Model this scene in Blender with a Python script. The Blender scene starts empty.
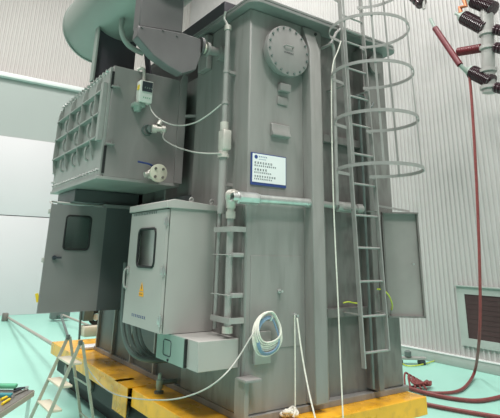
import bpy, bmesh, math, random
from mathutils import Vector, Matrix
random.seed(7)
PI = math.pi
C = bpy.context.scene.collection
FZ = -0.2                      # floor height (the lens is at z = 1.6)

# ------------------------------------------------------------------ camera
CAM = Matrix(((0.81869903, -0.18550167, -0.54343448),
              (-0.57390824, -0.23301042, -0.78507036),
              (0.01900597, 0.95461787, -0.29722635)))
EYE = Vector((0, 0, 1.6)); PX, PY, FL = 251.0, 102.0, 492.0
cd = bpy.data.cameras.new('camera'); cam = bpy.data.objects.new('camera', cd); C.objects.link(cam)
cam.matrix_world = Matrix.Translation(EYE) @ CAM.to_4x4()
cd.sensor_fit = 'HORIZONTAL'; cd.sensor_width = 36.0; cd.lens = FL / 500 * 36
cd.shift_x = -(PX - 250) / 500; cd.shift_y = -(209 - PY) / 500
cd.clip_start = 0.05; cd.clip_end = 200
bpy.context.scene.camera = cam

def on(px, py, ax, v):
    """world point seen at a photo pixel, on the world plane ax = v (survey helper)"""
    r = CAM @ Vector((px - PX, -(py - PY), -FL)); i = 'XYZ'.index(ax)
    return EYE + r * ((v - EYE[i]) / r[i])

# ------------------------------------------------------------------ materials
def new_mat(name):
    m = bpy.data.materials.new(name); m.use_nodes = True
    nt = m.node_tree; b = nt.nodes['Principled BSDF']
    return m, nt, b
def paint(name, col, rough=0.45, metal=0.0, var=0.12, scale=3.0, dirt=None, dirt_amt=0.35, bump=0.0, spec=0.5, stretch=(1, 1, 1), coat=0.0):
    m, nt, b = new_mat(name); N = nt.nodes; L = nt.links
    tc = N.new('ShaderNodeTexCoord'); mp = N.new('ShaderNodeMapping'); mp.inputs['Scale'].default_value = stretch
    L.new(tc.outputs['Object'], mp.inputs['Vector'])
    n1 = N.new('ShaderNodeTexNoise'); n1.inputs['Scale'].default_value = scale; n1.inputs['Detail'].default_value = 5
    L.new(mp.outputs[0], n1.inputs['Vector'])
    r = N.new('ShaderNodeValToRGB')
    c0 = [max(0, c * (1 - var)) for c in col] + [1]; c1 = [min(1, c * (1 + var)) for c in col] + [1]
    r.color_ramp.elements[0].position = .3; r.color_ramp.elements[1].position = .7
    r.color_ramp.elements[0].color = c0; r.color_ramp.elements[1].color = c1
    L.new(n1.outputs['Fac'], r.inputs['Fac'])
    out = r.outputs['Color']
    if dirt:
        n2 = N.new('ShaderNodeTexNoise'); n2.inputs['Scale'].default_value = scale * 2.3; n2.inputs['Detail'].default_value = 8
        L.new(mp.outputs[0], n2.inputs['Vector'])
        r2 = N.new('ShaderNodeValToRGB'); r2.color_ramp.elements[0].position = .5; r2.color_ramp.elements[1].position = .68
        r2.color_ramp.elements[0].color = (0, 0, 0, 1); r2.color_ramp.elements[1].color = (dirt_amt,) * 3 + (1,)
        L.new(n2.outputs['Fac'], r2.inputs['Fac'])
        mx = N.new('ShaderNodeMixRGB'); L.new(r2.outputs['Color'], mx.inputs['Fac']); L.new(out, mx.inputs['Color1'])
        mx.inputs['Color2'].default_value = (*dirt, 1); out = mx.outputs['Color']
    L.new(out, b.inputs['Base Color'])
    rr = N.new('ShaderNodeMapRange'); rr.inputs['To Min'].default_value = max(.02, rough - .07); rr.inputs['To Max'].default_value = min(1, rough + .1)
    L.new(n1.outputs['Fac'], rr.inputs['Value']); L.new(rr.outputs[0], b.inputs['Roughness'])
    b.inputs['Metallic'].default_value = metal
    b.inputs['Specular IOR Level'].default_value = spec
    b.inputs['Coat Weight'].default_value = coat
    if bump:
        bp = N.new('ShaderNodeBump'); bp.inputs['Strength'].default_value = bump; bp.inputs['Distance'].default_value = .01
        n3 = N.new('ShaderNodeTexNoise'); n3.inputs['Scale'].default_value = 40; L.new(tc.outputs['Object'], n3.inputs['Vector'])
        L.new(n3.outputs['Fac'], bp.inputs['Height']); L.new(bp.outputs[0], b.inputs['Normal'])
    return m
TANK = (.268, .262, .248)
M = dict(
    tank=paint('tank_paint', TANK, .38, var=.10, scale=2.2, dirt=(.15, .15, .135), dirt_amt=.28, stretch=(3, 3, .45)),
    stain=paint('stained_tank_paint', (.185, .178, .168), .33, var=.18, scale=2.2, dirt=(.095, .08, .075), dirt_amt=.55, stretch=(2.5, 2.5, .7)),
    cover=paint('cover_paint', (.20, .205, .195), .4, var=.12, scale=3),
    darkp=paint('dark_grey_paint', (.06, .058, .068), .5, var=.15),
    hopper=paint('grey_box_paint', (.115, .11, .11), .4, var=.12),
    cons=paint('conservator_paint', (.26, .30, .27), .38, var=.06, scale=1.5),
    box=paint('cable_box_paint', (.265, .255, .245), .33, var=.10, scale=2.5, stretch=(2, 2, .5)),
    grid=paint('grid_cover_paint', (.28, .295, .275), .4, var=.12),
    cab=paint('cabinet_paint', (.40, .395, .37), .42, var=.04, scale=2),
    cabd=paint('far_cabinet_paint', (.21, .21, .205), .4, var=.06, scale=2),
    cabe=paint('shade_darkened_grey', (.085, .095, .095), .4, var=.06, scale=2),  # shade below the cable box and in the side bays worked into the grey
    panelp=paint('panel_door_paint', (.27, .26, .245), .38, var=.12, scale=3),
    seal=paint('black_rubber', (.012, .014, .014), .6, var=.2),
    steel=paint('galvanised_steel', (.55, .57, .55), .32, .75, var=.15, scale=12),
    pipe=paint('pipe_paint', (.36, .36, .34), .3, .15, var=.08),
    alu=paint('bare_aluminium', (.62, .60, .54), .4, .35, var=.12, scale=10),
    ladder=paint('ladder_paint', (.34, .335, .32), .35, .2, var=.08, scale=9),
    yellow=paint('yellow_paint', (.86, .44, .02), .28, var=.14, scale=3, dirt=(.36, .17, .03), dirt_amt=.45, stretch=(1, 1, 1)),
    black=paint('black_steel', (.012, .014, .014), .55, var=.3),
    white=paint('white_plastic', (.74, .76, .70), .4, var=.04),
    cream=paint('cream_tread', (.72, .66, .52), .5, var=.06),
    legs=paint('step_ladder_frame', (.42, .44, .36), .35, .3, var=.1, scale=12),
    flange=paint('cream_flange', (.66, .65, .52), .4, var=.06),
    brown=paint('brown_porcelain', (.045, .022, .028), .18, var=.2, coat=.5),
    red=paint('red_sleeve', (.13, .012, .018), .38, var=.15),
    redcable=paint('red_brown_cable', (.22, .05, .048), .45, var=.15, scale=20),
    copper=paint('copper_braid', (.62, .24, .12), .4, .5, var=.15, scale=20),
    greenp=paint('pale_green_part', (.30, .38, .33), .4, var=.06),
    greend=paint('grey_green_door', (.24, .33, .285), .4, var=.06),
    greencl=paint('green_cloth', (.10, .38, .22), .8, var=.15, scale=10),
    bluep=paint('blue_plastic', (.03, .12, .30), .4, var=.08),
    teal=paint('teal_plastic', (.05, .25, .28), .45, var=.08),
    yel=paint('yellow_plastic', (.85, .62, .03), .4, var=.06),
    orange=paint('orange_label', (.90, .42, .02), .5, var=.04),
    ink=paint('dark_ink', (.03, .04, .05), .6, var=.05),
    navy=paint('navy_ink', (.03, .06, .22), .5, var=.05),
    paper=paint('sign_white', (.78, .80, .80), .35, var=.02),
    rope=paint('white_tape', (.74, .72, .64), .7, var=.12, scale=25),
    wirew=paint('pale_cable', (.46, .46, .42), .45, var=.08),
    wireb=paint('pale_blue_cable', (.20, .30, .42), .45, var=.08),
    yg=paint('yellow_green_wire', (.55, .62, .06), .5, var=.15, scale=30),
    hose=paint('grey_green_hose', (.12, .15, .14), .4, var=.1),
    pink=paint('pink_plastic_wrap', (.62, .48, .48), .5, var=.15),
    table=paint('table_steel', (.20, .19, .17), .4, .4, var=.2, scale=8),
    rod=paint('pale_brown_rod', (.42, .38, .33), .4, .2, var=.1),
    louvre=paint('brown_louvre', (.045, .022, .022), .6, var=.15),
    trimw=paint('light_trim', (.68, .72, .70), .4, var=.04),
)
def glassm():
    m, nt, b = new_mat('dark_window_glass')
    b.inputs['Base Color'].default_value = (.92, .95, .94, 1); b.inputs['Roughness'].default_value = .04
    b.inputs['Transmission Weight'].default_value = 1.0; b.inputs['IOR'].default_value = 1.3
    return m
M['glass'] = glassm()
def floor_mat():
    m, nt, b = new_mat('mint_epoxy'); N = nt.nodes; L = nt.links
    tc = N.new('ShaderNodeTexCoord'); n = N.new('ShaderNodeTexNoise'); n.inputs['Scale'].default_value = .7; n.inputs['Detail'].default_value = 6
    L.new(tc.outputs['Object'], n.inputs['Vector'])
    r = N.new('ShaderNodeValToRGB'); r.color_ramp.elements[0].color = (.33, .66, .55, 1); r.color_ramp.elements[1].color = (.38, .72, .61, 1)
    L.new(n.outputs['Fac'], r.inputs['Fac']); L.new(r.outputs[0], b.inputs['Base Color'])
    b.inputs['Roughness'].default_value = .38; b.inputs['Specular IOR Level'].default_value = .5
    return m
M['floor'] = floor_mat()
M['wall_r'] = paint('ribbed_wall_sheet', (.47, .465, .45), .42, var=.05, scale=.9, dirt=(.36, .37, .355), dirt_amt=.35, stretch=(1, 1, .5))
M['wall_b'] = paint('far_ribbed_wall_sheet', (.51, .49, .465), .5, var=.04, scale=.6)
M['band'] = paint('grey_teal_band', (.34, .38, .36), .5, var=.04, scale=.4)
M['panel'] = paint('white_wall_panel', (.62, .61, .625), .5, var=.02, scale=.4)
M['curb'] = paint('pale_green_curb', (.36, .40, .37), .5, var=.06)

# ------------------------------------------------------------------ mesh helpers
class MB:
    def __init__(s): s.bm = bmesh.new()
    def box(s, x0, x1, y0, y1, z0, z1, bev=0.0):
        t = bmesh.new(); bmesh.ops.create_cube(t, size=1)
        for v in t.verts:
            v.co = Vector(((x0 + x1) / 2 + v.co.x * (x1 - x0), (y0 + y1) / 2 + v.co.y * (y1 - y0), (z0 + z1) / 2 + v.co.z * (z1 - z0)))
        if bev: bmesh.ops.bevel(t, geom=t.edges[:], offset=bev, segments=2, profile=.5, affect='EDGES')
        s._add(t); return s
    def obox(s, c, ux, uy, uz, hx, hy, hz, bev=0.0):
        t = bmesh.new(); bmesh.ops.create_cube(t, size=2)
        if bev:
            for v in t.verts: v.co = Vector((v.co.x * hx, v.co.y * hy, v.co.z * hz))
            bmesh.ops.bevel(t, geom=t.edges[:], offset=bev, segments=2, profile=.5, affect='EDGES')
            hx = hy = hz = 1
        c = Vector(c); ux, uy, uz = Vector(ux).normalized(), Vector(uy).normalized(), Vector(uz).normalized()
        for v in t.verts: v.co = c + ux * v.co.x * hx + uy * v.co.y * hy + uz * v.co.z * hz
        bmesh.ops.recalc_face_normals(t, faces=t.faces[:]); s._add(t); return s
    def bar(s, a, b, w, h, up=(0, 0, 1)):
        a, b = Vector(a), Vector(b); d = (b - a); l = d.length; d.normalize(); up = Vector(up)
        sd = d.cross(up)
        if sd.length < 1e-4: sd = d.cross(Vector((1, 0, 0)))
        sd.normalize(); u = sd.cross(d)
        return s.obox((a + b) / 2, d, sd, u, l / 2, w / 2, h / 2)
    def _add(s, t):
        me = bpy.data.meshes.new('t'); t.to_mesh(me); t.free(); s.bm.from_mesh(me); bpy.data.meshes.remove(me)
    def tube(s, pts, r, n=12, closed=False, smooth=0):
        pts = [Vector(p) for p in pts]
        for _ in range(smooth):
            q = [] if closed else [pts[0]]
            m = len(pts)
            for i in range(m if closed else m - 1):
                a, b = pts[i], pts[(i + 1) % m]; q += [a.lerp(b, .25), a.lerp(b, .75)]
            if not closed: q.append(pts[-1])
            pts = q
        m = len(pts); rings = []; prev = None
        for i, p in enumerate(pts):
            if closed: t = pts[(i + 1) % m] - pts[i - 1]
            else: t = pts[min(i + 1, m - 1)] - pts[max(i - 1, 0)]
            t.normalize()
            if prev is None:
                a = Vector((0, 0, 1)) if abs(t.z) < .9 else Vector((1, 0, 0)); u = t.cross(a).normalized()
            else:
                u = (prev - t * prev.dot(t)); u.normalize()
            prev = u; w = t.cross(u); rr = r[i] if isinstance(r, (list, tuple)) else r
            rings.append([s.bm.verts.new(p + (u * math.cos(2 * PI * k / n) + w * math.sin(2 * PI * k / n)) * rr) for k in range(n)])
        for i in range(m if closed else m - 1):
            A, B = rings[i], rings[(i + 1) % m]
            for k in range(n): s.bm.faces.new((A[k], A[(k + 1) % n], B[(k + 1) % n], B[k]))
        if not closed:
            s.bm.faces.new(rings[0]); s.bm.faces.new(rings[-1][::-1])
        return s
    def cyl(s, a, b, r, r2=None, n=24):
        a, b = Vector(a), Vector(b); return s.tube([a, b], [r, r if r2 is None else r2], n)
    def lathe(s, a, axis, prof, n=32):
        """prof = [(distance along axis, radius)]"""
        a, axis = Vector(a), Vector(axis).normalized()
        u = axis.cross(Vector((0, 0, 1)) if abs(axis.z) < .9 else Vector((1, 0, 0))).normalized(); w = axis.cross(u); rings = []
        for d, r in prof:
            rings.append([s.bm.verts.new(a + axis * d + (u * math.cos(2 * PI * k / n) + w * math.sin(2 * PI * k / n)) * max(r, 1e-4)) for k in range(n)])
        for A, B in zip(rings, rings[1:]):
            for k in range(n): s.bm.faces.new((A[k], A[(k + 1) % n], B[(k + 1) % n], B[k]))
        s.bm.faces.new(rings[0]); s.bm.faces.new(rings[-1][::-1]); return s
    def ring(s, c, axis, R, r, n=32, m=10):
        axis = Vector(axis).normalized(); u = axis.cross(Vector((0, 0, 1)) if abs(axis.z) < .9 else Vector((1, 0, 0))).normalized(); w = axis.cross(u)
        return s.tube([Vector(c) + (u * math.cos(2 * PI * k / n) + w * math.sin(2 * PI * k / n)) * R for k in range(n)], r, m, True)
    def prism(s, poly, ax, a, b):
        """poly in the two other axes, extruded along ax from a to b"""
        def mk(p, v):
            return Vector((v, p[0], p[1])) if ax == 'X' else Vector((p[0], v, p[1])) if ax == 'Y' else Vector((p[0], p[1], v))
        A = [s.bm.verts.new(mk(p, a)) for p in poly]; B = [s.bm.verts.new(mk(p, b)) for p in poly]; n = len(poly)
        for k in range(n): s.bm.faces.new((A[k], A[(k + 1) % n], B[(k + 1) % n], B[k]))
        s.bm.faces.new(A); s.bm.faces.new(B[::-1]); return s
    def build(s, name, mat, parent=None, bevel=0.0, origin=None):
        bmesh.ops.recalc_face_normals(s.bm, faces=s.bm.faces[:])
        co = [v.co for v in s.bm.verts]
        if parent is not None: o0 = parent['_w'].copy() if False else WPOS[parent.name]
        elif origin is not None: o0 = Vector(origin)
        else:
            o0 = Vector(((min(c.x for c in co) + max(c.x for c in co)) / 2, (min(c.y for c in co) + max(c.y for c in co)) / 2, min(c.z for c in co)))
        for v in s.bm.verts: v.co -= o0
        me = bpy.data.meshes.new(name); s.bm.to_mesh(me); s.bm.free()
        me.materials.append(M[mat] if isinstance(mat, str) else mat)
        for p in me.polygons: p.use_smooth = True
        me.set_sharp_from_angle(angle=math.radians(35))
        o = bpy.data.objects.new(name, me); C.objects.link(o)
        if parent is not None: o.parent = parent; WPOS[o.name] = WPOS[parent.name]
        else: o.location = o0; WPOS[o.name] = o0
        if bevel:
            md = o.modifiers.new('bevel', 'BEVEL'); md.width = bevel; md.segments = 2; md.limit_method = 'ANGLE'
        return o
WPOS = {}
def build_each(mb, name, mat, parent, bevel=0.0):
    """every separate piece of the bmesh becomes a part of its own"""
    bm = mb.bm; seen = set(); out = []
    for v in list(bm.verts):
        if v in seen: continue
        comp = []; st = [v]; seen.add(v)
        while st:
            a = st.pop(); comp.append(a)
            for e in a.link_edges:
                o = e.other_vert(a)
                if o not in seen: seen.add(o); st.append(o)
        idx = {w: i for i, w in enumerate(comp)}; m2 = MB()
        nv = [m2.bm.verts.new(w.co) for w in comp]
        for f in {f for w in comp for f in w.link_faces}: m2.bm.faces.new([nv[idx[w]] for w in f.verts])
        out.append(m2.build(name, mat, parent, bevel))
    bm.free(); return out
def tag(o, label, cat, group=None, kind=None):
    o['label'] = label; o['category'] = cat
    if group: o['group'] = group
    if kind: o['kind'] = kind
    return o
def thing(name, loc, label, cat, group=None):
    o = bpy.data.objects.new(name, None); C.objects.link(o); o.location = loc; o.empty_display_size = .1
    WPOS[o.name] = Vector(loc); return tag(o, label, cat, group)
def struct(name, mb, mat, bevel=0, parent=None):
    o = mb.build(name, mat, parent, bevel)
    if parent is None: o['kind'] = 'structure'
    return o
def glyphs(mb, o, ux, uz, un, w, h, rows, seed=1, cw=.8):
    """rows of small printed characters (strokes) in the plane ux,uz"""
    rnd = random.Random(seed); o, ux, uz, un = Vector(o), Vector(ux), Vector(uz), Vector(un)
    for (y, n, s) in rows:
        for k in range(n):
            cx = k * s * 1.15 + s / 2
            if cx > w: break
            for q in range(4):
                if q < 2:
                    mb.obox(o + ux * cx + uz * (y + (q - .5) * s * .5) + un * .0006, ux, un, uz, s * .38 * rnd.uniform(.6, 1), .0006, s * .07)
                else:
                    mb.obox(o + ux * (cx + (q - 2.5) * s * .4 * rnd.uniform(.3, 1)) + uz * y + un * .0006, ux, un, uz, s * .06, .0006, s * .36 * rnd.uniform(.6, 1))

# ------------------------------------------------------------------ the hall
XW = on(433, 362, 'Z', FZ).x + .10      # right wall plane
YW = on(20, 313.6, 'Z', FZ).y          # far wall plane
struct('floor', MB().box(-6, XW + .3, -6, YW + .3, FZ - .1, FZ), 'floor')
def ribbed(axis, plane, a, b, z0, z1, pitch, depth, into):
    mb = MB(); n = int((b - a) / pitch); prof = []
    for i in range(n + 1):
        for f, dd in ((0, 0), (.45, 0), (.58, depth), (.87, depth)):
            prof.append((a + (i + f) * pitch, plane - dd * into))
    lo = [mb.bm.verts.new((p[1], p[0], z0) if axis == 'X' else (p[0], p[1], z0)) for p in prof]
    hi = [mb.bm.verts.new((p[1], p[0], z1) if axis == 'X' else (p[0], p[1], z1)) for p in prof]
    for i in range(len(prof) - 1): mb.bm.faces.new((lo[i], lo[i + 1], hi[i + 1], hi[i]))
    return mb
struct('wall_right', ribbed('X', XW, -6, YW, FZ, 14, .095, .028, 1), 'wall_r')
zl = on(0, 76, 'Y', YW).z; zb = on(0, 137, 'Y', YW).z
struct('wall_back', ribbed('Y', YW, -6, XW, zl - .1, 14, .12, .03, 1), 'wall_b')
lp = struct('wall_back_lower', MB().box(-6, XW, YW - .25, YW + .1, zb, zl - .1), 'band')
struct('trim_1', MB().box(-6, XW, YW - .45, YW, zl - .12, zl + .03, .02), 'trimw')
mb = MB(); zm = on(20, 216, 'Y', YW - .3).z
for k in range(6):
    x0 = -6 + k * 2.6
    mb.box(x0, x0 + 2.58, YW - .3, YW + .1, FZ, zm - .012, .01); mb.box(x0, x0 + 2.58, YW - .3, YW + .1, zm + .012, zb - .01, .01)
struct('wall_back_base', mb, 'panel')
zc = FZ + .165
struct('baseboard_right', MB().box(XW - .10, XW + .02, -6, YW, FZ, zc, .008), 'curb')
struct('trim_2', MB().box(XW - .11, XW, -6, YW, zc, zc + .014), 'trimw')
# louvred opening low on the right wall
vy = on(464, 294, 'X', XW - .06); vb = on(467, 338, 'X', XW - .06); ft = on(456, 286, 'X', XW - .06); fb = on(461, 345, 'X', XW - .06)
t = thing('wall_vent', (XW - .03, vy.y - .7, fb.z), 'low dark brown louvred opening with pale frame in the ribbed right wall', 'vent')
yN = vy.y - 1.45
fr = MB()
fr.box(XW - .06, XW - .018, vy.y, ft.y, fb.z, ft.z); fr.box(XW - .06, XW - .018, yN - .12, yN, fb.z, ft.z)
fr.box(XW - .06, XW - .018, yN, vy.y, vy.z, ft.z); fr.box(XW - .06, XW - .018, yN, vy.y, fb.z, vb.z)
fr.box(XW - .10, XW - .018, yN - .15, ft.y + .02, ft.z, ft.z + .02)
fr.build('frame', 'curb', t)
lv = MB(); lv.box(XW - .03, XW - .02, yN, vy.y, vb.z, vy.z)
n = 9
for k in range(n):
    z = vb.z + (k + .5) * (vy.z - vb.z) / n
    lv.obox((XW - .045, (yN + vy.y) / 2, z), (0, 1, 0), (.06, 0, 1), (-1, 0, .06), (vy.y - yN) / 2, .040, .003)
lv.build('louvre', 'louvre', t)

# ------------------------------------------------------------------ yellow base frame
bx0, bx1, by0, by1, bt, bb = 2.15, 4.42, 3.36, 8.04, .35, .20
t = thing('base_frame', ((bx0 + bx1) / 2, 5.7, FZ), 'yellow painted steel base frame under the grey transformer tank', 'platform')
MB().box(bx0 + .02, bx1 - .02, by0 + .02, by1 - .02, bt - .012, bt).build('deck_plate', 'yellow', t)
MB().box(bx0, bx1, by0, by0 + .16, bb, bt + .002).build('cross_beam', 'yellow', t, .006)
MB().box(bx0, bx1, by1 - .16, by1, bb, bt + .002).build('cross_beam', 'yellow', t, .006)
MB().box(bx0, bx0 + .16, by0 + .165, 5.02, bb, bt + .002).build('side_beam', 'yellow', t, .006)
MB().box(bx0, bx0 + .16, 5.42, by1 - .165, bb, bt + .002).build('side_beam', 'yellow', t, .006)
MB().box(bx1 - .16, bx1, by0 + .165, by1 - .165, bb, bt + .002).build('side_beam', 'yellow', t, .006)
k = MB(); k.box(bx0 - .03, bx0 + .16, 5.33, 5.41, bt - .004, bt + .006); k.box(bx0 - .035, bx0 - .027, 5.05, 5.41, bb - .1, bt + .004); k.box(bx0 - .03, bx0 + .16, 5.05, 5.41, bt - .002, bt + .006)
k.build('lifting_bracket', 'yellow', t)
s = MB()
s.box(bx0 + .22, bx1 - .25, by0 + .35, by1 - .3, FZ, bb)
s.box(bx0 + .05, bx0 + .16, 3.9, 7.8, .02, bb)
s.build('skid', 'black', t)
s = MB()
for yy in (4.2, 5.22, 6.3, 7.3): s.cyl((bx0 + .02, yy, .12), (bx0 + .2, yy, .12), .06, n=20)
build_each(s, 'roller', 'table', t)

# ------------------------------------------------------------------ transformer tank
x0, y0, zb0, zt = 2.47, 3.6, .40, 3.93
T = thing('power_transformer', (3.4, 5.2, bt), 'tall grey steel transformer tank with a round bolted manhole cover', 'transformer')
MB().box(x0, 3.4, y0, 4.64, zb0, zt).build('tank_wall', 'tank', T, .012)
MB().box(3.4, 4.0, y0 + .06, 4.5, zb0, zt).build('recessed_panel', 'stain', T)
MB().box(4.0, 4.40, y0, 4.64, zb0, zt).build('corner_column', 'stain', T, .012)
MB().box(2.60, 4.36, 4.5, 7.1, zb0, 3.6).build('tank_wall', 'tank', T)
MB().box(2.47, 4.44, y0 - .025, 7.16, bt, zb0).build('bottom_flange', 'tank', T, .004)
for yy in (5.25, 5.88, 6.47, 7.05):
    MB().box(2.455, 2.63, yy - .015, yy + .015, zb0, 3.5).build('stiffener', 'tank', T)
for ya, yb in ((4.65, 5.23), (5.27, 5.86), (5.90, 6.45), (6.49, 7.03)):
    MB().box(2.49, 2.60, ya, yb, zb0, 2.2).build('side_panel', 'cabe', T)  # own dark tone and the shade of the bays both in this colour
# protruding channel rib on the front, cut back at its top
rb = MB(); rb.prism([(y0, 3.92), (y0 - .02, 3.92), (3.47, 3.62), (3.47, zb0 + .02), (y0, zb0 + .02)], 'X', 3.12, 3.265)
rb.build('front_rib', 'tank', T, .006)
MB().lathe((3.2, 3.585, 3.83), (0, -1, 0), [(0, .018), (.0, .018), (.012, .018)], 16)
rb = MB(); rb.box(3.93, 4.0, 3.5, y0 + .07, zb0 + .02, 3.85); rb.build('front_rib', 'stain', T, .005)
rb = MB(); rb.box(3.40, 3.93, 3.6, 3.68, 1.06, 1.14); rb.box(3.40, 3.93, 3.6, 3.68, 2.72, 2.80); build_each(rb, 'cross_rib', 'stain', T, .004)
# slightly raised doubler plate low on the front
MB().box(2.52, 3.08, y0 - .006, y0 + .01, .86, 1.60).build('doubler_plate', 'tank', T, .003)
MB().box(2.455, 2.472, 3.63, 4.62, zb0 + .02, 2.02).build('dark_side_sheet', 'stain', T, .003)  # thin sheet added to darken the lower left tank face
# cover with a rounded corner
def rrect(xa, xb, ya, yb, r, n=6):
    p = []
    for cx, cy, a0 in ((xb - r, yb - r, 0), (xa + r, yb - r, 90), (xa + r, ya + r, 180), (xb - r, ya + r, 270)):
        for i in range(n + 1):
            a = math.radians(a0 + 90 * i / n); p.append((cx + r * math.cos(a), cy + r * math.sin(a)))
    return p
MB().prism(rrect(2.38, 4.50, 3.44, 7.2, .12), 'Z', 3.93, 3.962).build('tank_cover', 'cover', T, .004)
MB().prism(rrect(2.385, 4.495, 3.445, 7.19, .12), 'Z', 3.972, 4.0).build('tank_cover', 'cover', T, .004)
bl = MB()
for i in range(14):
    x = 2.52 + i * .145; bl.lathe((x, 3.475, 3.999), (0, 0, 1), [(0, .012), (.016, .012)], 6)
for i in range(22):
    bl.lathe((2.41, 3.6 + i * .16, 3.999), (0, 0, 1), [(0, .012), (.016, .012)], 6)
build_each(bl, 'cover_bolt', 'steel', T)
MB().box(2.47, 3.05, 4.11, 5.6, 4.0, 4.24).build('raised_duct', 'darkp', T, .01)
# manhole
mh = MB(); c = (2.86, y0, 3.54)
mh.lathe(c, (0, -1, 0), [(0, .235), (.06, .235), (.061, .262), (.105, .262), (.108, .255)], 48)
mh = mh.build('manhole_cover', 'box', T)
b = MB()
for k in range(18):
    a = 2 * PI * (k + .3) / 18; p = Vector(c) + Vector((math.cos(a) * .238, -.106, math.sin(a) * .238))
    b.lathe(p, (0, -1, 0), [(0, .012), (.014, .012)], 6)
build_each(b, 'bolt', 'hose', mh)
b = MB(); b.tube([(2.80, 3.492, 3.575), (2.81, 3.465, 3.58), (2.90, 3.465, 3.58), (2.91, 3.492, 3.575)], .008, 8); b.build('handle', 'tank', mh)
b = MB(); glyphs(b, (2.80, 3.491, 3.515), (1, 0, 0), (0, 0, 1), (0, -1, 0), .13, .03, [(0, 5, .022)], 3); b.build('marking', 'ink', mh)
# bolt hole in rib, small brackets
MB().lathe(on(315.3, 34.5, 'Y', 3.55), (0, -1, 0), [(0, .016), (.012, .016)], 16).build('rib_hole', 'seal', T)
MB().box(2.80, 2.93, 3.54, 3.6, 3.13, 3.21, .008).build('name_bracket', 'box', T)
b = MB(); b.box(2.80, 2.92, 3.585, 3.6, 3.0, 3.08, .003); b.build('name_plate', 'tank', T)
b = MB(); b.prism([(3.6, 2.80), (3.575, 2.795), (3.57, 2.73), (3.555, 2.70), (3.555, 2.68), (3.6, 2.67)], 'X', 2.72, 2.935); b.build('lug_plate', 'tank', T, .004)
b = MB(); b.box(2.56, 2.72, 3.57, 3.6, .76, 1.00, .004); b.build('earthing_plate', 'cab', T)
for q in ((278.5, 291), (294, 315)):
    b = MB(); b.lathe(on(*q, 'Y', y0), (0, -1, 0), [(0, .018), (.02, .018), (.02, .010), (.055, .010)], 12); b.build('stud', 'steel', T)
# jacking pad at the lower front corner
pp = on(245, 378, 'Y', 3.5); b = MB(); b.box(2.40, 2.55, 3.46, 3.60, .665, .685, .004); b.build('jacking_pad', 'box', T)
b = MB(); b.box(2.43, 2.47, 3.52, 3.66, bt + .05, .665); b.build('jack_gusset', 'tank', T)
# round flange high on the right column
b = MB(); b.lathe(on(372, 66, 'Y', 3.6), (0, -1, 0), [(0, .085), (.03, .085), (.032, .11), (.06, .11)], 32); b.build('blind_flange', 'stain', T)
p = on(357, 98, 'Y', 3.5)
b = MB(); b.tube([p + Vector((0, .12, .03)), p + Vector((0, 0, .03)), p + Vector((.05, -.02, .03)), p + Vector((.12, -.03, 0)), p + Vector((.12, -.03, -.07)), p + Vector((.19, -.03, -.08)), p + Vector((.22, -.03, -.02))], .013, 10, smooth=2); b.build('bent_pipe', 'hose', T)
# cable conduit down the right column
b = MB(); b.tube([(3.86, 3.52, 3.3), (3.87, 3.52, 2.4), (3.87, 3.52, 1.2), (3.87, 3.52, .45)], .014, 10); b.build('conduit', 'hose', T)
# horizontal strut in the gap between tank and cable box
b = MB(); b.bar((2.40, 4.95, 3.1), (2.66, 4.70, 3.1), .03, .03); b.build('strut', 'ladder', T)
# lifting lug beside the pole top
b = MB(); b.prism([(4.32, 3.5), (4.32, 3.9), (4.42, 3.92), (4.5, 3.8), (4.52, 3.5)], 'X', 2.40, 2.47); b.build('lifting_lug', 'tank', T, .01)
# items on top behind the ladder
tag(MB().prism(rrect(3.78, 3.95, 3.62, 3.75, .03), 'Z', 4.0, 4.11).build('wrapped_part', 'pink', None, .02), 'small pinkish plastic wrapped part standing on the tank cover behind the ladder cage', 'wrapped part')
b = MB(); p = on(322, 24, 'Y', 3.75); b.lathe((p.x, p.y, 4.0), (0, 0, 1), [(0, .16), (.02, .16), (.05, .12), (.06, 0)], 32)
tag(b.build('dome_cap', 'cons', None), 'low round green grey cap on the tank cover left of the ladder', 'cap')
# clamp frame where the ladder leaves the cover
b = MB()
q = [on(331, 44, 'Y', 3.42), on(336, 33, 'Y', 3.42), on(342, 28, 'Y', 3.42), on(362, 36, 'Y', 3.42)]
b.tube([q[0], q[1], q[2], q[3]], .016, 10); b.tube([q[0], q[0] + Vector((0, .14, 0))], .016, 10)
b.build('handrail_bracket', 'ladder', T)

# ------------------------------------------------------------------ ladder with cage
t = thing('caged_ladder', (3.76, 3.4, .7), 'grey steel vertical ladder with round safety hoops on the tank front', 'ladder')
XL, XR, YL = 3.58, 3.86, 3.40
def xl(z): return 3.654 - .036 * z
def xr(z): return 3.989 - .036 * z
ztop = 5.2
MB().bar((xl(.66), YL, .66), (xl(ztop), YL, ztop), .045, .014, (1, 0, 0)).build('rail', 'ladder', t)
MB().bar((xr(.78), YL, .78), (xr(ztop), YL, ztop), .045, .014, (1, 0, 0)).build('rail', 'ladder', t)
for k in range(15):
    z = on(361, 316.7, 'Y', YL).z + .302 * (k - 1)
    if z < ztop: MB().cyl((xl(z), YL, z), (xr(z), YL, z), .011, n=10).build('rung', 'ladder', t)
for z in (1.10, 2.05, 3.3):
    b = MB(); b.bar((xl(z), YL, z), (xl(z), 3.66, z), .03, .012); b.bar((xr(z), YL, z), (xr(z), 3.55, z), .03, .012); build_each(b, 'stand_off', 'ladder', t)
hr = .392
def hcx(z): return 3.66 - .033 * z
def hoop_pts(z):
    pts = [Vector((xl(z) - .02, YL, z))]
    for k in range(33):
        a = math.radians(125 + k * (290 / 32.0)); pts.append(Vector((hcx(z) + hr * math.cos(a), 3.05 + hr * math.sin(a), z)))
    pts.append(Vector((xr(z) + .02, YL, z))); return pts
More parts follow.
